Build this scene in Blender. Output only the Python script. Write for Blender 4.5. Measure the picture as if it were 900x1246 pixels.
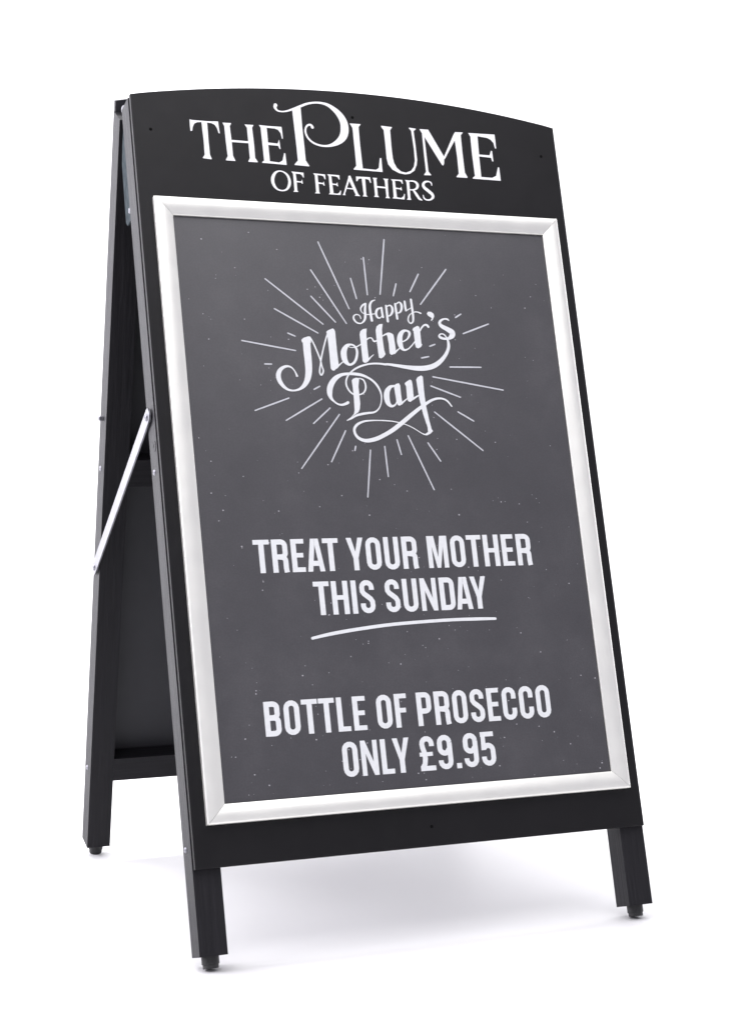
import bpy, bmesh, math, random
from mathutils import Vector, Matrix
from mathutils.geometry import tessellate_polygon

# ---------------------------------------------------------------- camera, world, lights
scene = bpy.context.scene
for o in list(bpy.data.objects):
    bpy.data.objects.remove(o)
C = scene.collection
PW, PH = 900.0, 1246.0                        # size of the photograph, for the calibration below
CAL = dict(f=2141.0, sx=114.18, sy=78.16, yaw=0.41643, pitch=-0.07935, roll=0.00237)
CAM = Vector((-0.58641, -2.14818, 0.68079))
def cam_axes():
    y, p, r = CAL['yaw'], CAL['pitch'], CAL['roll']
    f = Vector((math.sin(y)*math.cos(p), math.cos(y)*math.cos(p), math.sin(p)))
    rt = Vector((math.cos(y), -math.sin(y), 0)); up = rt.cross(f)
    return math.cos(r)*rt+math.sin(r)*up, -math.sin(r)*rt+math.cos(r)*up, f
RT, UP, FW = cam_axes()
cd = bpy.data.cameras.new('camera'); cam = bpy.data.objects.new('camera', cd); C.objects.link(cam)
cam.matrix_world = Matrix(((RT.x, UP.x, -FW.x, CAM.x), (RT.y, UP.y, -FW.y, CAM.y), (RT.z, UP.z, -FW.z, CAM.z), (0, 0, 0, 1)))
cd.sensor_fit = 'HORIZONTAL'; cd.sensor_width = 36; cd.lens = 36*CAL['f']/PW
cd.shift_x = -CAL['sx']/PW; cd.shift_y = CAL['sy']/PW; cd.clip_end = 200; cd.clip_start = 0.05
scene.camera = cam

world = bpy.data.worlds.new('World'); scene.world = world; world.use_nodes = True
bg = world.node_tree.nodes['Background']
bg.inputs['Color'].default_value = (0.90, 0.88, 1.0, 1); bg.inputs['Strength'].default_value = 0.54

def area(name, loc, target, sx, sy, power, col=(1, 1, 1)):
    l = bpy.data.lights.new(name, 'AREA'); l.shape = 'RECTANGLE'; l.size = sx; l.size_y = sy
    l.energy = power; l.color = col
    o = bpy.data.objects.new(name, l); C.objects.link(o); o.location = loc
    o.rotation_euler = (Vector(target)-Vector(loc)).to_track_quat('-Z', 'Y').to_euler()
    return o
area('overhead_softbox', (-0.3, -0.5, 4.2), (-0.3, -0.5, 0), 5.0, 6.0, 285, (1, 0.985, 1))
area('side_softbox', (-3.6, 0.6, 2.3), (0.1, 0.3, 0.7), 1.8, 2.6, 125, (0.95, 0.92, 1))
area('rear_fill', (-2.4, 2.7, 1.3), (0.4, 0.3, 0.1), 2.4, 2.0, 95, (0.94, 0.92, 1))  # added fill lamp, out of view, lightens the shadow under the sign
area('right_fill', (3.8, 0.8, 1.3), (0.4, 0.3, 0.1), 2.0, 2.0, 55, (0.95, 0.94, 1))  # second added fill, low on the right, lifts the shaded floor
area('backdrop_light', (0.5, 2.2, 4.4), (0.5, 5.2, 1.2), 6.0, 1.0, 340)

vs = scene.view_settings
vs.view_transform = 'Standard'; vs.look = 'None'; vs.gamma = 1; vs.exposure = 0.0; vs.use_curve_mapping = False
scene.render.engine = 'CYCLES'

# ---------------------------------------------------------------- calibrated sizes (metres)
A_F, A_B, DEP = 0.28772, 0.26216, 0.74726      # lean of the two leaves, spread of the feet
W = 0.66694
V0, V1 = 0.12649, 1.20963                      # front panel: bottom edge, top corners
MARG, VB, PWID, PHEI, FRW = 0.02054, 0.18161, 0.57402, 0.82098, 0.02592
TP, LW, LD, VL = 0.0087, 0.0376, 0.0398, 0.0152
VTB = 1.195
GZ = -0.0115                                   # ground level

def Fp(u, v, w):                               # front leaf: u across, v up the slope, w out of the face
    return Vector((u, v*math.sin(A_F)-w*math.cos(A_F), v*math.cos(A_F)+w*math.sin(A_F)))
def Bp(u, v, w):                               # back leaf, w out of its rear face
    return Vector((u, DEP-v*math.sin(A_B)+w*math.cos(A_B), v*math.cos(A_B)+w*math.sin(A_B)))
def ray(x, y):
    return ((x-PW/2-CAL['sx'])/CAL['f']*RT - (y-PH/2-CAL['sy'])/CAL['f']*UP + FW)
NF = Vector((0, -math.cos(A_F), math.sin(A_F)))
def on_front(x, y, w=0.0):                     # photo point -> (u, v) on the front leaf at height w
    d = ray(x, y); o = Fp(0, 0, w); t = (o-CAM).dot(NF)/d.dot(NF); p = CAM+t*d
    return p.x, (p-o).dot(Vector((0, math.sin(A_F), math.cos(A_F))))
def on_side(x, y, u=0.0):                      # photo point -> (y, z) on the plane x = u
    d = ray(x, y); t = (u-CAM.x)/d.x; p = CAM+t*d
    return p.y, p.z

# ---------------------------------------------------------------- materials
def mat(name):
    m = bpy.data.materials.new(name); m.use_nodes = True
    nt = m.node_tree; return m, nt, nt.nodes['Principled BSDF']
def node(nt, t, **kw):
    n = nt.nodes.new(t)
    for k, v in kw.items(): setattr(n, k, v)
    return n
def ramp(nt, src, stops):
    r = node(nt, 'ShaderNodeValToRGB'); nt.links.new(src, r.inputs[0])
    e = r.color_ramp.elements
    while len(e) < len(stops): e.new(0.5)
    for k, (p, c) in enumerate(stops):
        e[k].position = p; e[k].color = (*c, 1) if len(c) == 3 else c
    return r
def noise(nt, scale, detail=4, rough=0.55, stretch=None):
    tc = node(nt, 'ShaderNodeTexCoord'); mp = node(nt, 'ShaderNodeMapping')
    nt.links.new(tc.outputs['Object'], mp.inputs['Vector'])
    if stretch: mp.inputs['Scale'].default_value = stretch
    n = node(nt, 'ShaderNodeTexNoise'); n.inputs['Scale'].default_value = scale
    n.inputs['Detail'].default_value = detail; n.inputs['Roughness'].default_value = rough
    nt.links.new(mp.outputs['Vector'], n.inputs['Vector']); return n
def bump(nt, b, src, strength, dist):
    bn = node(nt, 'ShaderNodeBump'); bn.inputs['Strength'].default_value = strength; bn.inputs['Distance'].default_value = dist
    nt.links.new(src, bn.inputs['Height']); nt.links.new(bn.outputs['Normal'], b.inputs['Normal'])

M = {}
def m_panel():                                 # smooth black laminate
    m, nt, b = mat('black_laminate')
    n = noise(nt, 9, 5); r = ramp(nt, n.outputs['Fac'], [(0.35, (0.0060, 0.0058, 0.0066)), (0.7, (0.0082, 0.0078, 0.009))])
    nt.links.new(r.outputs[0], b.inputs['Base Color'])
    n2 = noise(nt, 30, 6); r2 = ramp(nt, n2.outputs['Fac'], [(0.3, (0.38,)*3), (0.75, (0.5,)*3)])
    nt.links.new(r2.outputs[0], b.inputs['Roughness'])
    n3 = noise(nt, 900, 2); bump(nt, b, n3.outputs['Fac'], 0.12, 0.0004)
    b.inputs['Specular IOR Level'].default_value = 0.22
    return m
def m_board():                                 # painted fibreboard of the rear leaf
    m, nt, b = mat('black_painted_board')
    n = noise(nt, 14, 5); r = ramp(nt, n.outputs['Fac'], [(0.3, (0.013, 0.013, 0.017)), (0.7, (0.019, 0.019, 0.024))])
    nt.links.new(r.outputs[0], b.inputs['Base Color']); b.inputs['Roughness'].default_value = 0.55
    return m
def m_wood():                                  # black stained timber, grain along the leg (local z)
    m, nt, b = mat('black_stained_wood')
    n = noise(nt, 1.0, 6, 0.65, (260, 260, 9)); r = ramp(nt, n.outputs['Fac'], [(0.3, (0.005, 0.0047, 0.0065)), (0.58, (0.0095, 0.009, 0.0115)), (0.78, (0.019, 0.018, 0.022))])
    nt.links.new(r.outputs[0], b.inputs['Base Color'])
    r2 = ramp(nt, n.outputs['Fac'], [(0.3, (0.46,)*3), (0.75, (0.62,)*3)]); nt.links.new(r2.outputs[0], b.inputs['Roughness'])
    bump(nt, b, n.outputs['Fac'], 0.8, 0.0008)
    b.inputs['Specular IOR Level'].default_value = 0.25
    return m
def m_alu():
    m, nt, b = mat('satin_silver_aluminium')
    b.inputs['Metallic'].default_value = 0.7; b.inputs['Base Color'].default_value = (0.84, 0.84, 0.79, 1)
    n = noise(nt, 40, 4); r = ramp(nt, n.outputs['Fac'], [(0.3, (0.36,)*3), (0.7, (0.44,)*3)]); nt.links.new(r.outputs[0], b.inputs['Roughness'])
    return m
def m_steel():
    m, nt, b = mat('zinc_plated_steel')
    b.inputs['Metallic'].default_value = 1.0
    n = noise(nt, 60, 5); r = ramp(nt, n.outputs['Fac'], [(0.3, (0.22, 0.22, 0.245)), (0.7, (0.29, 0.29, 0.315))]); nt.links.new(r.outputs[0], b.inputs['Base Color'])
    r2 = ramp(nt, n.outputs['Fac'], [(0.3, (0.3,)*3), (0.7, (0.42,)*3)]); nt.links.new(r2.outputs[0], b.inputs['Roughness'])
    return m
def m_dark_steel():
    m, nt, b = mat('dull_blued_steel'); b.inputs['Metallic'].default_value = 0.0; b.inputs['Specular IOR Level'].default_value = 0.04
    n = noise(nt, 90, 5); r = ramp(nt, n.outputs['Fac'], [(0.3, (0.025, 0.034, 0.04)), (0.7, (0.055, 0.068, 0.075))]); nt.links.new(r.outputs[0], b.inputs['Base Color'])
    b.inputs['Roughness'].default_value = 0.75; return m
def m_poster():                                # printed chalkboard pattern: smoky grey with white flecks
    m, nt, b = mat('chalkboard_print')
    n = noise(nt, 7, 9, 0.68); r = ramp(nt, n.outputs['Fac'], [(0.32, (0.0315, 0.0305, 0.0355)), (0.5, (0.039, 0.0377, 0.043)), (0.72, (0.056, 0.0543, 0.060))])
    g = noise(nt, 420, 2); rg = ramp(nt, g.outputs['Fac'], [(0.35, (0.86,)*3), (0.75, (1.16,)*3)])
    mx = node(nt, 'ShaderNodeMix', data_type='RGBA', blend_type='MULTIPLY'); mx.inputs['Factor'].default_value = 1
    nt.links.new(r.outputs[0], mx.inputs['A']); nt.links.new(rg.outputs[0], mx.inputs['B'])
    nt.links.new(mx.outputs['Result'], b.inputs['Base Color'])
    b.inputs['Roughness'].default_value = 0.40
    b.inputs['Specular IOR Level'].default_value = 0.85
    return m
def m_ink(name, c, rough=0.5):
    m, nt, b = mat(name)
    n = noise(nt, 160, 4); r = ramp(nt, n.outputs['Fac'], [(0.25, tuple(k*0.93 for k in c)), (0.6, c)])
    nt.links.new(r.outputs[0], b.inputs['Base Color']); b.inputs['Roughness'].default_value = rough
    return m
def m_rubber():
    m, nt, b = mat('black_rubber'); n = noise(nt, 200, 3)
    r = ramp(nt, n.outputs['Fac'], [(0.3, (0.010, 0.010, 0.011)), (0.7, (0.018, 0.018, 0.019))]); nt.links.new(r.outputs[0], b.inputs['Base Color'])
    b.inputs['Roughness'].default_value = 0.6; return m
def m_white():
    m, nt, b = mat('white_studio_sweep'); n = noise(nt, 2.0, 5)
    r = ramp(nt, n.outputs['Fac'], [(0.3, (0.68, 0.68, 0.68)), (0.7, (0.71, 0.71, 0.71))]); nt.links.new(r.outputs[0], b.inputs['Base Color'])
    b.inputs['Roughness'].default_value = 0.55; return m
M['panel'] = m_panel(); M['wood'] = m_wood(); M['board'] = m_board(); M['alu'] = m_alu(); M['steel'] = m_steel(); M['poster'] = m_poster(); M['dark_steel'] = m_dark_steel()
M['ink'] = m_ink('white_print', (0.70, 0.715, 0.725)); M['ray'] = m_ink('pale_grey_print', (0.50, 0.51, 0.54)); M['vinyl'] = m_ink('white_vinyl_lettering', (0.83, 0.83, 0.84), 0.4)
M['fleck'] = m_ink('chalk_flecks', (0.42, 0.41, 0.44)); M['rubber'] = m_rubber(); M['white'] = m_white()
M['black'] = m_ink('black_screw_head', (0.001, 0.001, 0.001), 0.8); M['black'].node_tree.nodes['Principled BSDF'].inputs['Specular IOR Level'].default_value = 0.1

# ---------------------------------------------------------------- mesh helpers
def link(name, me, m, parent=None, smooth=False):
    me.materials.append(m); o = bpy.data.objects.new(name, me); C.objects.link(o)
    if parent: o.parent = parent
    if smooth:
        for p in me.polygons: p.use_smooth = True
    return o
def from_bm(name, bm, m, parent=None, smooth=False):
    bmesh.ops.recalc_face_normals(bm, faces=bm.faces)
    me = bpy.data.meshes.new(name); bm.to_mesh(me); bm.free(); return link(name, me, m, parent, smooth)
def bevel(bm, d, seg=2):
    es = [e for e in bm.edges if len(e.link_faces) == 2 and e.calc_face_angle(0) > 0.5]
    bmesh.ops.bevel(bm, geom=es, offset=d, segments=seg, profile=0.5, affect='EDGES', clamp_overlap=True)
def prism(outline, d0, d1):
    """outline: list of (a, b); extruded d0..d1 along the third axis -> bmesh with co = (a, b, d)"""
    bm = bmesh.new()
    lo = [bm.verts.new((a, b, d0)) for a, b in outline]; hi = [bm.verts.new((a, b, d1)) for a, b in outline]
    n = len(outline)
    bm.faces.new(lo[::-1]); bm.faces.new(hi)
    for i in range(n): bm.faces.new((lo[i], lo[(i+1) % n], hi[(i+1) % n], hi[i]))
    return bm
def remap(bm, fn):
    for v in bm.verts: v.co = fn(*v.co)
    return bm
def box_leaf(P, u0, u1, v0, v1, w0, w1, bev=0.0012):
    bm = prism([(u0, v0), (u1, v0), (u1, v1), (u0, v1)], w0, w1); bevel(bm, bev); return remap(bm, P)
def leaf_matrix(P):                            # local frame whose z runs up the slope
    o = P(0, 0, 0); ex = Vector((1, 0, 0)); ez = (P(0, 1, 0)-o).normalized(); ey = ez.cross(ex)
    return Matrix(((ex.x, ey.x, ez.x, o.x), (ex.y, ey.y, ez.y, o.y), (ex.z, ey.z, ez.z, o.z), (0, 0, 0, 1)))
def to_leaf(o, P):
    """give the object the leaf's own axes, so grain textures run along the timber"""
    mw = leaf_matrix(P); o.data.transform(mw.inverted()); o.matrix_basis = mw
def disc_head(c, n, r, h, seg=20, dome=True):
    """screw head: low dome with a cross recess, centre c, axis n"""
    n = n.normalized(); a = n.orthogonal().normalized(); b = n.cross(a)
    bm = bmesh.new(); rings = []
    prof = [(1.0, 0), (0.96, 0.45), (0.78, 0.85), (0.42, 1.0)] if dome else [(1.0, 0), (1.0, .85), (0.9, 1.0), (0.4, 1.0)]
    for k, (rr, hh) in enumerate(prof):
        rings.append([bm.verts.new(c+n*(h*hh)+(a*math.cos(2*math.pi*i/seg)+b*math.sin(2*math.pi*i/seg))*r*rr) for i in range(seg)])
    for k in range(len(prof)-1):
        for i in range(seg):
            bm.faces.new((rings[k][i], rings[k][(i+1) % seg], rings[k+1][(i+1) % seg], rings[k+1][i]))
    # recess
    inner = [bm.verts.new(c+n*(h*0.35)+(a*math.cos(2*math.pi*i/seg)+b*math.sin(2*math.pi*i/seg))*r*(0.34 if i % 5 else 0.4)) for i in range(seg)]
    for i in range(seg): bm.faces.new((rings[-1][i], rings[-1][(i+1) % seg], inner[(i+1) % seg], inner[i]))
    bm.faces.new(inner)
    return bm
def tube(c0, c1, r, seg=20, prof=((0, 1), (1, 1)), cap=True):
    n = (c1-c0); L = n.length; n.normalize(); a = n.orthogonal().normalized(); b = n.cross(a)
    bm = bmesh.new(); rings = []
    for t, k in prof:
        rings.append([bm.verts.new(c0+n*L*t+(a*math.cos(2*math.pi*i/seg)+b*math.sin(2*math.pi*i/seg))*r*k) for i in range(seg)])
    for q in range(len(rings)-1):
        for i in range(seg): bm.faces.new((rings[q][i], rings[q][(i+1) % seg], rings[q+1][(i+1) % seg], rings[q+1][i]))
    bm.faces.new(rings[0][::-1]); bm.faces.new(rings[-1]); return bm

# ---------------------------------------------------------------- studio sweep
def sweep():
    prof = [(-7.0, GZ), (3.0, GZ)]
    R = 1.6
    for k in range(1, 25):
        t = k/24*math.pi/2; prof.append((3.0+R*math.sin(t), GZ+R-R*math.cos(t)))
    prof.append((3.0+R, 6.5))
    bm = bmesh.new(); rows = []
    for y, z in prof:
        rows.append([bm.verts.new((x, y, z)) for x in (-8, -4, 0, 4, 9)])
    for a, b in zip(rows, rows[1:]):
        for i in range(4): bm.faces.new((a[i], a[i+1], b[i+1], b[i]))
    o = from_bm('studio_backdrop', bm, M['white'], None, True); o['kind'] = 'structure'
    return o
sweep()

# ---------------------------------------------------------------- the sign
sign = bpy.data.objects.new('pavement_sign', None); C.objects.link(sign)
sign['label'] = 'black wooden A-frame pavement sign with silver framed Mother\'s Day poster on white floor'
sign['category'] = 'sign'
sign.empty_display_size = 0.2

# arched panel outline (circle through the top corners and the apex)
RISE = 0.0305
def panel_outline(u0, u1, v0, v1, rise):
    c = (u1-u0)/2; R = (c*c+rise*rise)/(2*rise); um = (u0+u1)/2; vc = v1+rise-R; a = math.asin(c/R)
    top = [(um+R*math.sin(a-2*a*k/40), vc+R*math.cos(a-2*a*k/40)) for k in range(41)]
    return [(u0, v0), (u1, v0)]+top
def make_panel(P, name, v0, v1, w0, w1):
    bm = prism(panel_outline(0.0014, W-0.0018, v0, v1, RISE), w0, w1)
    es = [e for e in bm.edges if abs(e.verts[0].co.z-e.verts[1].co.z) < 1e-6]
    bmesh.ops.bevel(bm, geom=es, offset=0.0011, segments=2, profile=0.5, affect='EDGES', clamp_overlap=True)
    o = from_bm(name, remap(bm, P), M['panel' if P is Fp else 'board'], sign); to_leaf(o, P); return o
front_panel = make_panel(Fp, 'front_panel', V0, V1, -TP, 0)
back_panel = make_panel(Bp, 'back_panel', 0.142, VTB+0.012, 0.0, TP)

def make_leg(P, u0, u1, v0, v1, w0, w1):
    bm = prism([(u0, v0), (u1, v0), (u1, v1), (u0, v1)], w0, w1)
    if P is Bp:                                # rear legs are cut back a little at the top
        for q in bm.verts:
            if q.co.y > 1: q.co.y -= 0.0035 if q.co.z > w0+0.01 else 0.011
    bevel(bm, 0.0011); remap(bm, P)
    o = from_bm('leg', bm, M['wood'], sign); to_leaf(o, P)
    # rubber foot: stepped pad on the leg's end
    um, wm = (u0+u1)/2, (w0+w1)/2
    zmin = lambda vb, r: P(um, vb, wm-r).z
    r = 0.0116; vb = 0.0
    vb -= (min(P(um, vb, wm-r*0.86).z, P(um, vb, wm+r*0.86).z)-GZ)/math.cos(A_F if P is Fp else A_B)
    f = from_bm('rubber_foot', tube(P(um, v0-0.0002, wm), P(um, vb, wm), r, 28, ((0, 1), (0.62, 1.0), (0.66, 0.9), (0.93, 0.9), (1, 0.86))), M['rubber'], sign)
    f.parent = o; f.matrix_parent_inverse = o.matrix_basis.inverted()
    return o
legs = {}
for s, (u0, u1) in (('l', (0.0, LW)), ('r', (W-LW, W))):
    legs['f'+s] = make_leg(Fp, u0, u1, VL, V1-0.002, -TP-LD, -TP-0.0002)
    legs['b'+s] = make_leg(Bp, u0, u1, VL, VTB, -LD, -0.0002)

def sub(o, parent):
    o.parent = parent; o.matrix_parent_inverse = parent.matrix_basis.inverted(); return o
def crossbar(P, v0, v1, w0, w1):
    o = from_bm('crossbar', box_leaf(P, LW+0.0003, W-LW-0.0003, v0, v1, w0, w1, 0.0008), M['wood'], sign)
    mw = leaf_matrix(P) @ Matrix.Rotation(math.pi/2, 4, 'Y')      # grain across
    o.data.transform(mw.inverted()); o.matrix_basis = mw; return o
VM0, VM1 = 0.634, 0.676
for v0, v1 in ((0.1337, 0.1726), (VM0, VM1), (1.125, 1.165)):
    crossbar(Bp, v0, v1, -LD+0.0004, -0.0004)
    crossbar(Fp, v0, v1, -TP-LD+0.0004, -TP-0.0004)

# snap frame: four mitred rails with a rounded profile
def rail(p0, p1, n_in):
    """p0->p1 outer edge in (u, v); n_in unit inward; mitred 45 degrees"""
    d = Vector((p1[0]-p0[0], p1[1]-p0[1])); L = d.length; d.normalize()
    prof = [(0.0, 0.0003), (0.0, 0.0084), (0.0006, 0.0092), (0.0016, 0.0096)]
    for k in range(1, 15):                                        # lid: gentle crown, then falling to the inner lip
        t = k/14; prof.append((0.0016+t*(FRW-0.0030), 0.0096+0.0013*math.sin(math.pi*t)*(1-0.3*t)-0.0030*t**1.5))
    prof += [(FRW-0.0006, 0.0062), (FRW, 0.0054), (FRW, 0.0030), (FRW-0.004, 0.0028)]
    bm = bmesh.new(); g = 0.00025; A = []; Bv = []
    for t, h in prof:
        a = Vector(p0)+d*(t+g)+Vector(n_in)*t; b = Vector(p1)-d*(t+g)+Vector(n_in)*t
        A.append(bm.verts.new(Fp(a.x, a.y, h))); Bv.append(bm.verts.new(Fp(b.x, b.y, h)))
    for i in range(len(prof)-1): bm.faces.new((A[i], A[i+1], Bv[i+1], Bv[i]))
    bm.faces.new(A); bm.faces.new(Bv[::-1])
    bm.faces.new((A[0], Bv[0], Bv[-1], A[-1]))
    o = from_bm('frame_rail', bm, M['alu'], sign)
    for p in o.data.polygons: p.use_smooth = len(p.vertices) == 4
    o.data.set_sharp_from_angle(angle=math.radians(40))
    return o
fu0, fu1, fv0, fv1 = MARG, W-MARG, VB, VB+PHEI+2*FRW
rail((fu0, fv0), (fu1, fv0), (0, 1)); rail((fu1, fv0), (fu1, fv1), (-1, 0))
rail((fu1, fv1), (fu0, fv1), (0, -1)); rail((fu0, fv1), (fu0, fv0), (1, 0))

WP = 0.0022                                     # height of the poster's face
poster = from_bm('poster', box_leaf(Fp, fu0+0.014, fu1-0.014, fv0+0.014, fv1-0.014, 0.0004, WP, 0.0001), M['poster'], sign)
to_leaf(poster, Fp)

# ---------------------------------------------------------------- lettering: outlines drawn in the plane of the leaf
class Ink:
    """flat printed shapes on the front leaf; points given through a photo window (x0, y0, scale)"""
    def __init__(s, w): s.w = w; s.k = 0; s.v = []; s.f = []
    def pt(s, Z, x, y): return on_front(Z[0]+x/Z[2], Z[1]+y/Z[2], s.w)
    def poly_uv(s, P):
        h = s.w+s.k*0.000004; s.k += 1
        b = len(s.v); s.v += [Fp(u, v, h) for u, v in P]
        for t in tessellate_polygon([[Vector((u, v, 0)) for u, v in P]]): s.f.append([b+i for i in t])
    def poly(s, Z, P, soft=0):
        s.poly_uv(chaikin([s.pt(Z, x, y) for x, y in P], soft))
    def stroke_uv(s, P, closed=False, caps=True, n=6, smooth=True):
        """P: (u, v, width)"""
        Q = catmull(P, closed, n) if smooth else P
        h0 = s.w+s.k*0.000004; s.k += 3; N = len(Q); L = []; R = []
        for i, (u, v, wd) in enumerate(Q):
            a = Q[(i-1) % N] if (closed or i > 0) else Q[i]; b = Q[(i+1) % N] if (closed or i < N-1) else Q[i]
            dx, dy = b[0]-a[0], b[1]-a[1]; l = math.hypot(dx, dy) or 1; nx, ny = -dy/l, dx/l
            h = h0+0.000008*i/N
            L.append(Fp(u+nx*wd/2, v+ny*wd/2, h)); R.append(Fp(u-nx*wd/2, v-ny*wd/2, h))
        b = len(s.v); s.v += L+R
        for i in range(N if closed else N-1):
            j = (i+1) % N; s.f.append([b+i, b+j, b+N+j, b+N+i])
        if caps and not closed:
            for (u, v, wd), h in ((Q[0], h0-0.000002), (Q[-1], h0+0.000009)):
                b = len(s.v); s.v += [Fp(u+math.cos(2*math.pi*k/14)*wd/2, v+math.sin(2*math.pi*k/14)*wd/2, h) for k in range(14)]
                s.f.append(list(range(b, b+14)))
    def stroke(s, Z, P, closed=False, caps=True, grow=1.0, n=6):
        Q = []
        for x, y, wd in P:
            u, v = s.pt(Z, x, y); Q.append((u, v, wd/Z[2]*s.mpp(Z, x, y)*grow*0.93))
        s.stroke_uv(Q, closed, caps, n)
    def multi(s, parts, grow=1.0, caps=True):
        Q = []
        for Z, P in parts:
            for x, y, wd in P:
                u, v = s.pt(Z, x, y); Q.append((u, v, wd/Z[2]*s.mpp(Z, x, y)*grow*0.93))
        s.stroke_uv(Q, False, caps)
    def mpp(s, Z, x, y):                        # metres on the leaf for one photo pixel, mean of both directions
        X, Y = Z[0]+x/Z[2], Z[1]+y/Z[2]; a = on_front(X, Y, s.w); b = on_front(X+1, Y, s.w); c = on_front(X, Y+1, s.w)
        return 0.5*(math.dist(a, b)+math.dist(a, c))
    def build(s, name, m, parent, label=None):
        me = bpy.data.meshes.new(name); me.from_pydata([tuple(p) for p in s.v], [], s.f)
        bm = bmesh.new(); bm.from_mesh(me)
        for f in bm.faces:
            f.normal_update()
            if f.normal.dot(NF) < 0: f.normal_flip()
        bm.to_mesh(me); bm.free()
        o = link(name, me, m); sub(o, parent)
        if label: o['label'] = label
        return o
def catmull(P, closed, n):
    N = len(P); out = []
    if N == 2 and not closed: return list(P)
    for i in range(N if closed else N-1):
        p1, p2 = P[i], P[(i+1) % N]
        p0 = P[(i-1) % N] if (closed or i > 0) else p1; p3 = P[(i+2) % N] if (closed or i < N-2) else p2
        for k in range(n):
            t = k/n
            out.append(tuple(0.5*(2*b+(c-a)*t+(2*a-5*b+4*c-d)*t*t+(3*b-a-3*c+d)*t**3) for a, b, c, d in zip(p0, p1, p2, p3)))
    if not closed: out.append(tuple(P[-1]))
    return out
def chaikin(P, it):
    for _ in range(it):
        Q = []
        for i in range(len(P)):
            a, b = P[i], P[(i+1) % len(P)]
            Q += [(a[0]*.8+b[0]*.2, a[1]*.8+b[1]*.2), (a[0]*.2+b[0]*.8, a[1]*.2+b[1]*.8)]
        P = Q
    return P

#@HEADER
H1, H2, H3, H4 = (225, 115, 7.5), (325, 115, 7.5), (420, 130, 7.5), (500, 135, 7.5)
H5, H6 = (322, 196, 8.182), (425, 200, 8.182)
WH = 0.0004
k = Ink(WH)
k.poly(H1, [(42,222),(60,228),(150,236),(200,240),(302,243),(308,290),(318,352),(308,350),(290,300),(270,272),(240,258),(202,253),(215,420),(228,545),(245,585),(240,588),(165,578),(163,572),(180,548),(172,430),(150,248),(110,250),(85,262),(72,290),(66,328),(50,328),(44,270)])
k.poly(H1, [(342,253),(422,258),(408,285),(428,440),(438,555),(460,600),(458,604),(375,598),(374,592),(390,560),(372,420),(358,285)])
k.poly(H1, [(543,270),(625,275),(612,300),(630,450),(640,575),(665,612),(662,616),(580,611),(578,606),(592,578),(578,430),(565,300)])
k.poly(H1, [(415,410),(585,424),(587,442),(417,430)])
k.poly(H1, [(675,275),(745,283),(880,292),(886,330),(893,400),(885,400),(872,350),(850,320),(820,308),(745,300),(758,435),(845,445),(858,410),(864,440),(872,495),(864,494),(850,465),(760,457),(775,606),(860,618),(890,600),(905,530),(915,535),(928,640),(705,620),(706,612),(722,600),(690,300)])
k.build('lettering', M['vinyl'], front_panel, 'white serif lettering reading THE')
k = Ink(WH)
k.poly(H2, [(228,140),(300,112),(305,120),(320,300),(340,480),(352,600),(385,648),(382,653),(252,640),(250,634),(280,600),(268,480),(245,280)])
k.stroke(H2, [(76,93,34),(72,115,28),(90,140,18),(115,150,13),(150,152,13),(190,145,16),(240,128,20),(300,105,22),(360,82,20),(430,71,18),(500,76,22),(560,97,32),(620,141,48),(665,190,62),(697,250,72),(706,310,76),(700,360,74),(678,402,64),(640,435,48),(590,458,30),(540,467,20),(480,461,18),(420,437,18),(375,397,18),(351,348,18),(350,308,17),(364,282,18),(385,273,19),(403,280,23),(412,296,28)])
k.poly(H3, [(40,148),(138,155),(136,162),(120,182),(135,350),(155,520),(160,560),(280,572),(305,555),(315,465),(328,465),(340,592),(78,570),(76,564),(100,535),(85,380),(65,190)])
k.poly(H3, [(325,170),(425,182),(423,188),(408,210),(420,360),(432,460),(445,510),(470,555),(510,588),(555,598),(600,580),(625,545),(634,490),(625,380),(600,215),(578,192),(582,187),(642,197),(640,204),(622,218),(640,350),(655,480),(650,530),(630,580),(590,608),(545,614),(490,602),(430,570),(390,520),(377,470),(365,340),(350,210),(330,185)])
k.poly(H4, [(98,195),(120,230),(140,400),(158,550),(182,580),(180,585),(118,583),(120,577),(136,552),(118,400)])
k.poly(H4, [(75,162),(155,168),(302,418),(300,480),(290,497),(278,485),(122,235),(98,200)])
k.poly(H4, [(400,190),(470,193),(468,200),(452,218),(468,380),(490,560),(515,603),(512,608),(415,602),(414,596),(435,570),(420,420),(398,265),(305,440),(298,418),(385,215)])
k.poly(H4, [(520,198),(760,213),(768,270),(775,340),(765,340),(750,290),(725,260),(690,243),(605,228),(620,395),(715,402),(728,360),(738,365),(750,458),(740,458),(728,425),(620,412),(640,600),(740,608),(775,590),(792,510),(803,515),(818,635),(563,615),(562,608),(582,590),(555,390),(540,232)])
k.build('lettering', M['vinyl'], front_panel, 'large white serif lettering reading PLUME with a swash P')
k = Ink(WH)
k.stroke(H5, [(150,96,13),(110,110,22),(84,150,32),(79,195,34),(97,245,28),(132,280,18),(180,291,13),(220,277,20),(243,240,28),(247,195,28),(230,145,24),(195,110,16)], True)
k.poly(H5, [(265,100),(385,113),(390,160),(382,160),(370,138),(350,126),(308,122),(318,195),(362,200),(372,180),(380,222),(370,222),(362,210),(318,208),(325,290),(335,305),(285,303),(296,288),(282,125)])
k.poly(H5, [(482,118),(600,130),(605,178),(597,178),(585,150),(565,140),(525,137),(533,208),(578,215),(588,200),(597,242),(588,242),(578,226),(535,222),(542,305),(552,320),(500,318),(512,303),(498,140)])
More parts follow.
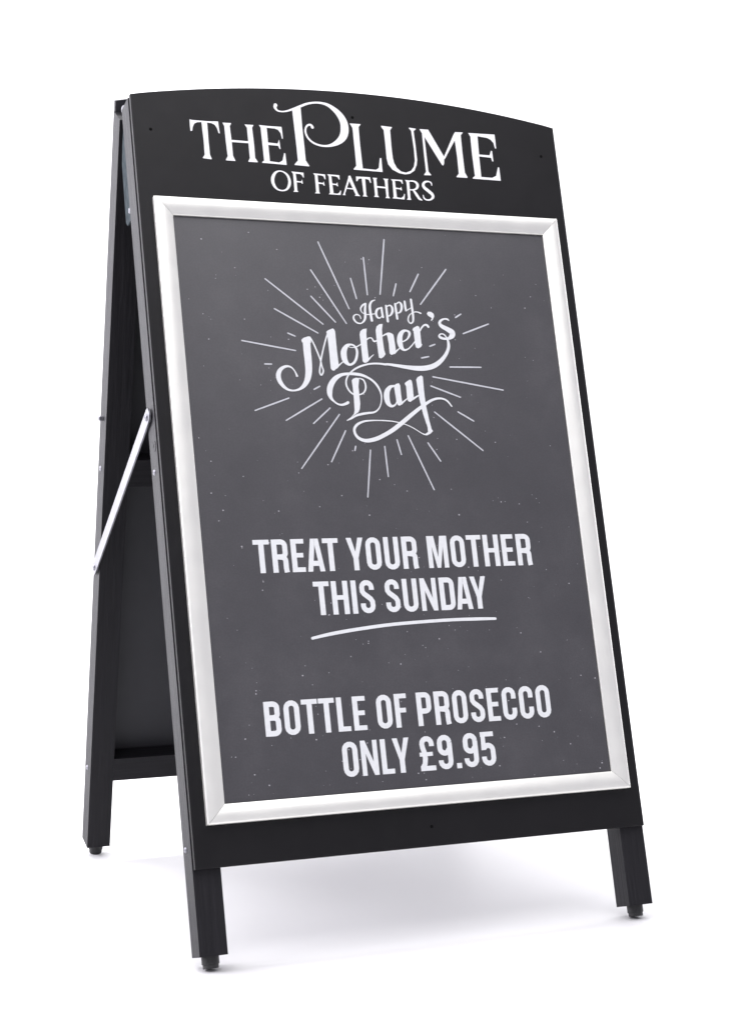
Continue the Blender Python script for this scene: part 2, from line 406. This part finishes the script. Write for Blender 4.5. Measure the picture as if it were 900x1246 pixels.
k.poly(H5, [(622,128),(742,138),(745,180),(738,180),(725,157),(705,150),(662,145),(672,220),(712,225),(722,208),(730,248),(722,248),(712,236),(674,232),(685,318),(725,322),(745,310),(752,290),(760,295),(755,335),(638,327),(650,312),(637,150)])
k.poly(H5, [(835,150),(848,175),(800,318),(803,337),(775,335),(785,320)]); k.poly(H5, [(812,262),(888,270),(890,281),(810,272)])
k.poly(H6, [(-10,112),(8,108),(88,295),(105,310),(104,314),(55,310),(62,298),(-12,140)])
k.poly(H6, [(65,118),(205,125),(215,180),(207,182),(192,150),(156,140),(168,303),(180,319),(132,316),(142,300),(122,138),(92,140),(78,165),(68,165)])
k.poly(H6, [(230,130),(275,133),(268,150),(282,305),(295,324),(245,320),(255,305),(240,150)]); k.poly(H6, [(335,138),(387,142),(380,158),(390,312),(403,335),(358,332),(368,315),(350,158)]); k.poly(H6, [(270,212),(360,222),(361,237),(272,228)])
k.poly(H6, [(412,145),(525,152),(532,190),(524,192),(512,168),(490,162),(452,160),(460,228),(505,235),(515,220),(522,255),(514,256),(505,246),(462,242),(472,325),(515,332),(538,315),(545,290),(552,295),(548,347),(428,335),(440,320),(428,165)])
k.poly(H6, [(552,152),(594,157),(607,330),(616,352),(572,349),(582,332),(567,175)])
k.stroke(H6, [(580,164,12),(630,164,14),(662,178,24),(678,206,28),(668,236,22),(640,250,14),(605,250,11)]); k.stroke(H6, [(635,252,18),(665,295,28),(695,338,24),(722,353,10)])
k.stroke(H6, [(818,207,8),(812,182,14),(785,168,14),(750,174,22),(733,200,28),(746,230,32),(785,262,34),(822,295,32),(830,325,28),(805,349,16),(770,351,14),(744,335,14),(733,304,8)])
k.build('lettering', M['vinyl'], front_panel, 'small white serif lettering reading OF FEATHERS')

#@POSTER PRINT
WI = WP+0.00025
RA, RB, RC, RD = (290, 280, 5.294), (450, 280, 5.294), (290, 440, 5.294), (450, 440, 5.294)
for Z, segs in ((RA, [(512,75,712,505),(465,255,695,600),(467,425,625,592),(172,312,545,605),(232,505,512,662),(318,662,365,682),(22,710,368,775),(170,861,214,862),(722,310,760,440),(804,175,830,415)]),
                (RB, [(90,60,65,412),(167,345,150,422),(310,283,257,395),(488,252,325,477),(550,562,584,540),(600,666,762,604),(385,747,418,735),(332,823,378,814),(515,881,714,883)]),
                (RC, [(325,234,108,314),(537,240,308,378),(524,158,487,178),(590,298,484,398),(650,340,408,688),(690,445,600,645),(755,545,750,572),(850,570,833,872)]),
                (RD, [(405,97,857,183),(392,156,582,229),(567,323,668,383),(416,324,727,572),(373,523,455,641),(246,477,413,825),(174,503,202,598),(95,546,118,740)])):
    for x0, y0, x1, y1 in segs:
        k = Ink(WI); k.stroke(Z, [(x0, y0, 9), ((x0+x1)/2, (y0+y1)/2, 10.5), (x1, y1, 8.5)], n=3); k.build('printed_ray', M['ray'], poster)

M1, M2, M3 = (330, 390, 11.25), (400, 390, 11.25), (470, 370, 10)
M4, M5, M6 = (420, 355, 9), (390, 430, 10), (460, 430, 9)
k = Ink(WI+0.0001)                               # Happy
k.stroke(M4, [(222,130,20),(215,200,26),(219,260,28),(210,308,24),(175,343,14),(130,338,18),(97,305,22),(91,268,18),(118,247,12),(155,258,12),(170,292,10)])
k.stroke(M4, [(222,128,20),(190,145,20),(168,180,18),(178,218,12),(215,243,10),(260,247,12),(320,240,10)])
k.stroke(M4, [(325,88,8),(288,105,20),(268,150,28),(274,220,30),(290,312,30)])
k.stroke(M4, [(398,172,12),(352,190,24),(336,235,28),(352,278,24),(380,285,12),(398,265,8)]); k.stroke(M4, [(395,175,26),(402,225,26),(412,275,26)])
k.stroke(M4, [(445,152,24),(455,240,26),(465,322,28)]); k.stroke(M4, [(452,160,12),(488,147,16),(512,175,28),(514,220,28),(490,258,18),(462,264,10)])
k.stroke(M4, [(545,132,24),(557,220,26),(568,292,27)]); k.stroke(M4, [(552,135,12),(588,113,16),(613,142,28),(614,190,26),(595,224,18),(562,233,10)])
k.stroke(M4, [(648,105,24),(655,160,26),(662,202,24)]); k.stroke(M4, [(662,208,14),(690,192,10),(722,172,8)])
k.stroke(M4, [(717,85,25),(733,200,27),(743,290,24),(735,333,18),(710,343,15),(688,312,17),(695,265,13),(730,230,10),(780,219,13),(825,235,17)])
k.build('lettering', M['ink'], poster, 'white script lettering reading Happy')

k = Ink(WI+0.0001)                               # Mother's
k.stroke(M1, [(480,262,108),(490,400,110),(505,550,105),(512,680,98),(498,790,84),(455,880,60),(390,935,36),(310,957,25),(230,943,34),(162,893,52),(113,820,66),(97,750,70),(112,690,60),(150,648,46),(210,624,34),(270,637,23),(315,682,18),(343,735,25),(355,768,34)], caps=False)
k.poly(M1, [(412,275),(414,258),(440,235),(500,215),(525,216),(540,225),(545,300),(425,300)])
k.stroke(M1, [(520,228,16),(550,260,20),(600,360,22),(665,520,22),(692,620,20),(712,690,22),(686,745,22),(662,700,24),(673,600,20),(690,480,22),(735,290,20),(768,180,20)])
k.poly(M1, [(752,152),(775,132),(840,105),(860,120),(873,150),(897,400),(917,560),(922,600),(897,650),(862,685),(832,680),(812,650),(795,450),(770,230)])
k.stroke(M2, [(105,640,34),(150,600,18),(190,566,14)])
k.stroke(M2, [(300,327,26),(245,345,50),(208,410,82),(205,480,88),(226,552,76),(280,602,36),(335,583,34),(370,530,36),(386,450,36),(378,390,34),(345,344,28)], True)
k.stroke(M2, [(255,350,12),(300,366,11),(350,366,14),(390,352,15),(440,322,15)])
k.poly(M2, [(420,190),(430,145),(465,115),(518,108),(512,180),(525,350),(545,510),(545,545),(515,575),(485,578),(462,555),(440,350)])
k.stroke(M2, [(525,550,30),(570,503,17),(612,465,9)]); k.stroke(M2, [(510,265,22),(548,238,17),(585,240,18),(618,283,24),(660,272,18)])
k.poly(M2, [(640,130),(652,80),(690,48),(735,45),(725,120),(735,250),(755,400),(775,460),(750,495),(715,518),(685,505),(672,420),(650,240)])
k.stroke(M2, [(730,214,14),(775,187,22),(820,176,30),(860,195,40)])
k.poly(M3, [(-5,360),(15,345),(50,350),(85,372),(95,430),(112,540),(112,575),(80,612),(58,618),(38,598),(28,480),(10,390)])
k.stroke(M3, [(95,595,28),(130,562,17),(165,532,11)])
k.stroke(M3, [(200,456,15),(245,430,18),(273,390,28),(278,347,34),(245,322,25),(202,330,40),(168,378,62),(161,450,72),(178,518,60),(215,557,28),(265,543,17),(310,500,15),(345,455,13)])
k.poly(M3, [(315,315),(325,290),(375,262),(398,275),(408,320),(418,420),(425,480),(435,490),(420,520),(385,538),(358,525),(348,490),(335,380),(328,325)])
k.stroke(M3, [(408,322,18),(430,282,20),(460,254,22),(490,255,30),(508,275,30)])
k.poly(M3, [(490,115),(505,92),(540,92),(572,115),(580,145),(565,185),(545,205),(540,195),(550,170),(530,155),(505,140)])
k.multi([(M3, [(755,197,16),(740,183,22),(700,180,21),(660,200,30),(645,232,36),(672,268,50),(740,305,62),(797,345,76),(793,388,66),(752,418,34),(700,420,30),(655,405,34),(640,385,24),(660,362,17),(695,367,17),(722,395,18),(745,440,28),(756,500,38),(745,560,40),(710,630,44),(650,700,54),(570,753,62),(470,778,64),(370,780,62),(250,767,48),(130,748,38),(20,732,30)]),
         (M5, [(780,132,28),(700,123,24),(600,126,22),(500,150,24),(420,187,22),(365,230,20),(330,275,20),(310,330,20),(314,390,22),(347,453,21),(395,495,20),(440,504,18),(478,500,17),(522,478,20),(546,430,22),(543,372,22),(518,322,20),(470,302,12)])])
k.build('lettering', M['ink'], poster, 'bold white script lettering reading Mother\'s with a looping swash')

k = Ink(WI+0.0003)                               # Day
k.poly(M5, [(378,330),(392,308),(430,294),(468,300),(460,400),(472,520),(482,610),(475,680),(460,715),(410,748),(360,795),(325,818),(318,812),(370,775),(405,735),(412,690),(405,560),(395,450)])
k.stroke(M5, [(322,815,10),(370,795,18),(430,757,26),(500,737,30),(580,724,28),(650,715,22),(700,680,18),(730,620,14),(740,550,16),(732,480,22),(700,410,28),(650,347,28),(580,297,28),(500,263,36),(420,249,38),(340,247,34),(260,257,40),(192,292,56),(142,350,68),(113,420,74),(111,490,66),(127,540,44),(160,580,26),(210,615,22),(260,625,28),(310,610,34),(333,596,36)])
k.stroke(M6, [(190,352,16),(165,356,24),(128,370,40),(97,420,62),(94,490,66),(112,548,54),(150,577,30),(188,560,18),(208,520,14)])
k.poly(M6, [(172,360),(190,335),(225,325),(240,350),(250,450),(262,530),(262,550),(238,572),(215,565),(200,530),(185,440)]); k.stroke(M6, [(252,552,22),(290,517,15),(330,485,13)])
k.poly(M6, [(288,330),(300,315),(345,285),(365,295),(375,340),(385,440),(390,490),(380,510),(350,532),(325,520),(315,480),(305,360)]); k.stroke(M6, [(378,500,22),(415,476,18),(450,455,14)])
k.poly(M6, [(415,285),(430,260),(470,240),(488,255),(500,400),(520,560),(560,740),(585,830),(600,850),(570,880),(530,898),(490,890),(520,878),(545,860),(540,810),(490,660),(450,500),(430,380)])
k.multi([(M6, [(540,887,18),(510,887,14),(470,870,11),(400,826,10),(330,790,10),(240,760,11),(150,742,12),(60,735,14)]),
         (M5, [(700,815,14),(620,816,18),(530,826,24),(452,860,32),(413,910,34),(417,970,34),(460,1028,38),(530,1058,44),(600,1058,50),(690,1034,52),(780,990,50)]),
         (M6, [(80,887,46),(162,837,48),(260,760,48),(360,675,44),(460,595,38),(530,545,33),(590,510,28),(650,493,24),(710,497,20),(760,525,20),(805,580,13)])])
k.build('lettering', M['ink'], poster, 'bold white script lettering reading Day with a long tail')

# condensed sans capitals: each glyph is strokes of one weight on a cell of height 1
SW = 0.152
def arcpts(cx, cy, rx, ry, a0, a1, n=7):
    return [(cx+rx*math.cos(math.radians(a0+(a1-a0)*i/n)), cy+ry*math.sin(math.radians(a0+(a1-a0)*i/n))) for i in range(n+1)]
def glyph(ch):
    """-> (advance, polygons, strokes[(points, closed)]) ; stroke paths are centre lines"""
    s = SW; h = s/2; L = 0.05; E = []; S = []
    w = {'A': .5, 'B': .46, 'C': .445, 'D': .46, 'E': .38, 'F': .365, 'H': .485, 'I': s, 'L': .37, 'M': .62, 'N': .49, 'O': .45, 'P': .44, 'R': .46,
         'S': .435, 'T': .46, 'U': .45, 'Y': .5, '9': .45, '5': .44, '£': .46, '.': s, ' ': .13}[ch]
    g = 0.047
    if ch in 'TAY': g = 0.015
    x0, x1 = g, g+w; adv = w+2*g
    R = (x1-x0)/2-h; ry = R*1.02
    def bar(xa, ya, xb, yb): E.append([(xa, ya), (xb, ya), (xb, yb), (xa, yb)])
    xm = (x0+x1)/2; l, r, b, t = x0+h, x1-h, h, 1-h
    if ch == 'T': bar(x0, 1-s*.94, x1, 1); bar(xm-h, 0, xm+h, 1-s*.94)
    elif ch == 'I': bar(x0, 0, x1, 1)
    elif ch == '.': bar(x0, 0, x1, s)
    elif ch == 'L': bar(x0, 0, x0+s, 1); bar(x0+s, 0, x1, s*.92)
    elif ch in 'EF':
        bar(x0, 0, x0+s, 1); bar(x0+s, 1-s*.92, x1, 1); bar(x0+s, .5-s*.40, x1-.035, .5+s*.50)
        if ch == 'E': bar(x0+s, 0, x1, s*.92)
    elif ch == 'H': bar(x0, 0, x0+s, 1); bar(x1-s, 0, x1, 1); bar(x0+s, .5-s*.42, x1-s, .5+s*.48)
    elif ch == 'N': bar(x0, 0, x0+s*.9, 1); bar(x1-s*.9, 0, x1, 1); E.append([(x0+s*.9, 1), (x0+s*.9, .62), (x1-s*.9, 0), (x1-s*.9, .38)])
    elif ch == 'M':
        bar(x0, 0, x0+s*.92, 1); bar(x1-s*.92, 0, x1, 1)
        E.append([(x0+s*.92, 1), (x0+s*.92, .66), (xm-.055, 0), (xm+.055, 0), (x1-s*.92, .66), (x1-s*.92, 1), (x1-s*1.45, 1), (xm, .33), (x0+s*1.45, 1)])
    elif ch == 'A':
        E.append([(x0, 0), (x0+s*.95, 0), (x0+s*.95+.022, .17), (x1-s*.95-.022, .17), (x1-s*.95, 0), (x1, 0), (xm+.115, 1), (xm, 1), (xm, .80), (x1-s*.95-.042, .325), (x0+s*.95+.042, .325), (xm-.004, .80), (xm-.004, 1), (xm-.115, 1)])
    elif ch == 'Y': E.append([(x0, 1), (xm-h, .37), (xm-h, 0), (xm+h, 0), (xm+h, .37), (x1, 1), (x1-s, 1), (xm, .57), (x0+s, 1)])
    elif ch == 'O': S.append((arcpts(xm, 1-h-ry, R, ry, 180, 0)+arcpts(xm, h+ry, R, ry, 0, -180), True))
    elif ch == 'U': S.append(([(l, 1)]+arcpts(xm, h+ry-.01, R, ry, 180, 360)+[(r, 1)], False))
    elif ch == 'C': S.append(([(r, .64)]+arcpts(xm, 1-h-ry, R, ry, 0, 180)+arcpts(xm, h+ry, R, ry, 180, 360)+[(r, .36)], False))
    elif ch == 'D': S.append(([(l, t), (xm-.03, t)]+arcpts(r-R*.8, t-R*.9, R*.8, R*.9, 90, 0)+arcpts(r-R*.8, b+R*.9, R*.8, R*.9, 0, -90)+[(xm-.03, b), (l, b)], False)); bar(x0, 0, x0+s, 1)
    elif ch in 'PR':
        mid = .44 if ch == 'P' else .47
        S.append(([(l, t), (xm-.03, t)]+arcpts(r-R*.8, t-R*.8, R*.8, R*.8, 90, 0)+arcpts(r-R*.8, mid+R*.8, R*.8, R*.8, 0, -90)+[(xm-.03, mid), (l, mid)], False)); bar(x0, 0, x0+s, 1)
        if ch == 'R': S.append(([(xm-.03, mid)]+arcpts(r-R*.75, mid-R*.75-.01, R*.75-.005, R*.75, 90, 0)+[(r-.005, .12), (r+.012, 0)], False))
    elif ch == 'B':
        S.append(([(l, t), (xm-.03, t)]+arcpts(r-.015-R*.8, t-R*.7, R*.8, R*.7, 90, 0)+arcpts(r-.015-R*.8, .53+R*.7, R*.8, R*.7, 0, -90)+[(xm-.03, .53), (l, .53)], False))
        S.append(([(l, .525), (xm-.03, .525)]+arcpts(r-R*.8, .525-R*.8, R*.8, R*.8, 90, 0)+arcpts(r-R*.8, b+R*.8, R*.8, R*.8, 0, -90)+[(xm-.03, b), (l, b)], False)); bar(x0, 0, x0+s, 1)
    elif ch == 'S':
        S.append(([(r, .70)]+arcpts(xm, 1-h-ry, R, ry, 0, 180)+[(l+.005, .66), (l+.05, .585), (xm, .51), (r-.05, .43), (r-.003, .345)]+arcpts(xm, h+ry, R, ry, 0, -180)+[(l, .30)], False))
    elif ch == '9':
        S.append((arcpts(xm, 1-h-ry, R, ry, 0, 180)+arcpts(xm, .47+ry, R, ry, 180, 290)+[(r, .60)], False))
        S.append(([(r, 1-h-ry), (r, h+ry)]+arcpts(xm, h+ry, R, ry, 0, -180)+[(l, .27)], False))
    elif ch == '5':
        bar(x0+.01, 1-s*.92, x1-.02, 1); E.append([(x0+.01, .47), (x0+s, .47), (x0+s+.005, 1-s*.92), (x0+.025, 1-s*.92)])
        S.append((arcpts(xm, .60-ry, R, ry, 150, 0)+arcpts(xm, h+ry, R, ry, 0, -180)+[(l, .28)], False))
    elif ch == '£':
        S.append(([(r, .70)]+arcpts(xm+.01, 1-h-ry*.95, R-.01, ry*.95, 0, 180)+[(l+.035, .66), (l+.07, .54), (l+.085, .36), (l+.06, .20), (l-.02, .075)], False))
        bar(x0, 0, x1, s*.92); bar(x0, .42, x1-.06, .42+s*.75)
    return adv, E, S
def text_line(ink, txt, tl, bl, tr, br, parent, label):
    """fit the line between photo points: top-left, bottom-left, top-right, bottom-right of its outer letters"""
    P = [on_front(*q, WI) for q in (tl, bl, tr, br)]
    uL = min(P[0][0], P[1][0]); uR = max(P[2][0], P[3][0]); vb = (P[1][1]+P[3][1])/2; vt = (P[0][1]+P[2][1])/2
    gl = [glyph(c) for c in txt]
    kern = {('A', 'T'): -.05, ('A', 'Y'): -.06, ('D', 'A'): -.03, ('L', 'Y'): -.07, ('F', ' '): -.02, ('T', ' '): -.01}
    xs = []; x = 0
    for i, c in enumerate(txt):
        xs.append(x); x += gl[i][0]+(kern.get((c, txt[i+1]), 0) if i+1 < len(txt) else 0)
    g0 = 0.015 if txt[0] in 'TAY' else 0.047; g1 = 0.015 if txt[-1] in 'TAY' else 0.047
    H = vt-vb; sx = (uR-uL)/(x-g0-g1)
    for (adv, E, S), xo in zip(gl, xs):
        q = lambda p: (uL+(xo+p[0]-g0)*sx, vb+p[1]*H)
        for e in E: ink.poly_uv([q(p) for p in e])
        for pts, cl in S:
            ink.stroke_uv([(*q(p), SW*(sx+H)/2) for p in pts], cl, False, smooth=False)
    # print('TEXT', txt, 'sx/H', round(sx/H, 3), 'v', [round(p[1], 4) for p in P], 'u', [round(p[0], 4) for p in P])
    return ink.build('lettering', M['ink'], parent, label)
def Z(x0, y0, sc, x, y): return (x0+x/sc, y0+y/sc)
T1 = (300, 640, 2.5); T2 = (300, 820, 900/380)
text_line(Ink(WI), 'TREAT YOUR MOTHER', Z(*T1, 17, 45), Z(*T1, 38, 146), Z(*T1, 858, 22), Z(*T1, 867, 117), poster, 'white condensed capitals reading TREAT YOUR MOTHER')
text_line(Ink(WI), 'THIS SUNDAY', Z(*T1, 200, 170), Z(*T1, 224, 273), Z(*T1, 724, 153), Z(*T1, 720, 250), poster, 'white condensed capitals reading THIS SUNDAY')
text_line(Ink(WI), 'BOTTLE OF PROSECCO', Z(*T2, 47, 83), Z(*T2, 57, 183), Z(*T2, 868, 30), Z(*T2, 877, 124), poster, 'white condensed capitals reading BOTTLE OF PROSECCO')
text_line(Ink(WI), 'ONLY £9.95', Z(*T2, 273, 196), Z(*T2, 282, 298), Z(*T2, 710, 167), Z(*T2, 720, 265), poster, 'white condensed capitals reading ONLY £9.95')
k = Ink(WI)
k.stroke(T1, [(200,342,9),(260,328,11),(340,314,11),(450,299,10.5),(600,287,10),(700,283,10),(756,282,8)])
k.build('underline', M['ink'], poster, 'white hand-drawn curved underline')

# scattered chalk flecks printed on the poster
rnd = random.Random(7); k = Ink(WP+0.00012)
for i in range(330):
    u = rnd.uniform(fu0+FRW+.004, fu1-FRW-.004); v = fv0+FRW+.004+(PHEI-.008)*rnd.random()**1.35
    r = rnd.choice((.0004, .0005, .0006, .0007, .0009, .0012)); n = rnd.randint(5, 7); a0 = rnd.random()*6
    el = rnd.uniform(.6, 1)
    k.poly_uv([(u+r*rnd.uniform(.7, 1.1)*math.cos(a0+2*math.pi*j/n), v+el*r*rnd.uniform(.7, 1.1)*math.sin(a0+2*math.pi*j/n)) for j in range(n)]); k.k = 0
o = k.build('chalk_flecks', M['fleck'], poster); o['kind'] = 'stuff'

# ---------------------------------------------------------------- hardware
def black_screw(x, y):
    u, v = on_front(x, y); o = from_bm('screw', disc_head(Fp(u, v, 0.0001), NF, 0.0023, 0.0005), M['black'], sign); sub(o, front_panel)
for x, y in ((183.3, 156.7), (428.5, 142.5), (658, 190), (525, 1006)): black_screw(x, y)
OUT = Vector((-1, 0, 0))
def side_screw(x, y, leg, r=0.0042):
    py, pz = on_side(x, y); o = from_bm('screw', disc_head(Vector((0.0001, py, pz)), OUT, r, 0.0022), M['steel'], sign, True); sub(o, leg)
side_screw(188.3, 575, legs['fl']); side_screw(226, 1035, legs['fl']); side_screw(122.6, 570, legs['bl']); side_screw(106.6, 934, legs['bl'])
# stub of a stop bolt on the rear leg, plug in the front leg
py, pz = on_side(125.2, 509)
sub(from_bm('stop_bolt', tube(Vector((0.001, py, pz)), Vector((-0.007, py, pz)), 0.0038, 16, ((0, 1), (.8, 1), (1, .8))), M['steel'], sign), legs['bl'])
py, pz = on_side(188, 543)
sub(from_bm('plug', disc_head(Vector((0.0001, py, pz)), OUT, 0.0075, 0.0007, 24, False), M['wood'], sign), legs['fl'])

def brace(side):
    (y0, z0), (y1, z1) = on_side(182.2, 508), on_side(118.2, 690)
    a = Vector((y0, z0)); b = Vector((y1, z1)); d = (b-a).normalized(); n = Vector((-d.y, d.x)); hw = 0.0105
    out = []
    for c, sg, a0 in ((a-d*0.004, -1, 0), (b+d*0.004, 1, 0)):
        for k in range(9):
            t = math.pi*(k/8)-math.pi/2
            out.append(c+d*(sg*hw*math.cos(t))+n*(hw*math.sin(t)*sg))
    x0, x1 = (-0.0045, -0.0023) if side < 0 else (W+0.0023, W+0.0045)
    bm = prism([(p.x, p.y) for p in out], 0, 1)
    for v in bm.verts: v.co = Vector((x0+(x1-x0)*v.co.z, v.co.x, v.co.y))
    bevel(bm, 0.0004, 1)
    o = from_bm('brace', bm, M['steel'], sign)
    for q in (a, b):
        sx = -1 if side < 0 else 1; xb = 0 if side < 0 else W
        c = Vector((x0 if side < 0 else x1, q.x, q.y))
        sub(from_bm('pivot_bolt', disc_head(c, Vector((sx, 0, 0)), 0.0055, 0.0028), M['steel'], sign, True), o)
        sub(from_bm('washer', tube(Vector((xb+sx*0.00002, q.x, q.y)), Vector((xb+sx*0.0022, q.x, q.y)), 0.007, 20), M['steel'], sign), o)
    return o
brace(-1); brace(1)

def hinge(u):                                   # angle plate on the back of the front leg, knuckle between the leg tops
    rear = -TP-LD
    out = [(1.046, -0.0003), (1.190, -0.0003), (1.190, -0.008), (1.166, -0.024), (1.14, -0.036), (1.053, -0.040), (1.046, -0.033)]
    bm = prism(out, 0, 0.0022)
    for v in bm.verts: v.co = Fp(u+v.co.z, v.co.x, rear+v.co.y)
    bevel(bm, 0.0004, 1)
    o = from_bm('hinge', bm, M['dark_steel'], sign)
    sub(from_bm('screw', disc_head(Fp(u, 1.060, rear-0.012), OUT, 0.0042, 0.0018), M['steel'], sign, True), o)
    hy, hz = on_side(146.8, 132.5); top = Vector((0, hy, hz))
    sub(from_bm('knuckle', tube(Vector((u-0.001, top.y, top.z)), Vector((u+0.03, top.y, top.z)), 0.0058, 18, ((0, .8), (.05, 1), (.95, 1), (1, .8))), M['steel'], sign, True), o)
hinge(0.003); hinge(W-0.036)
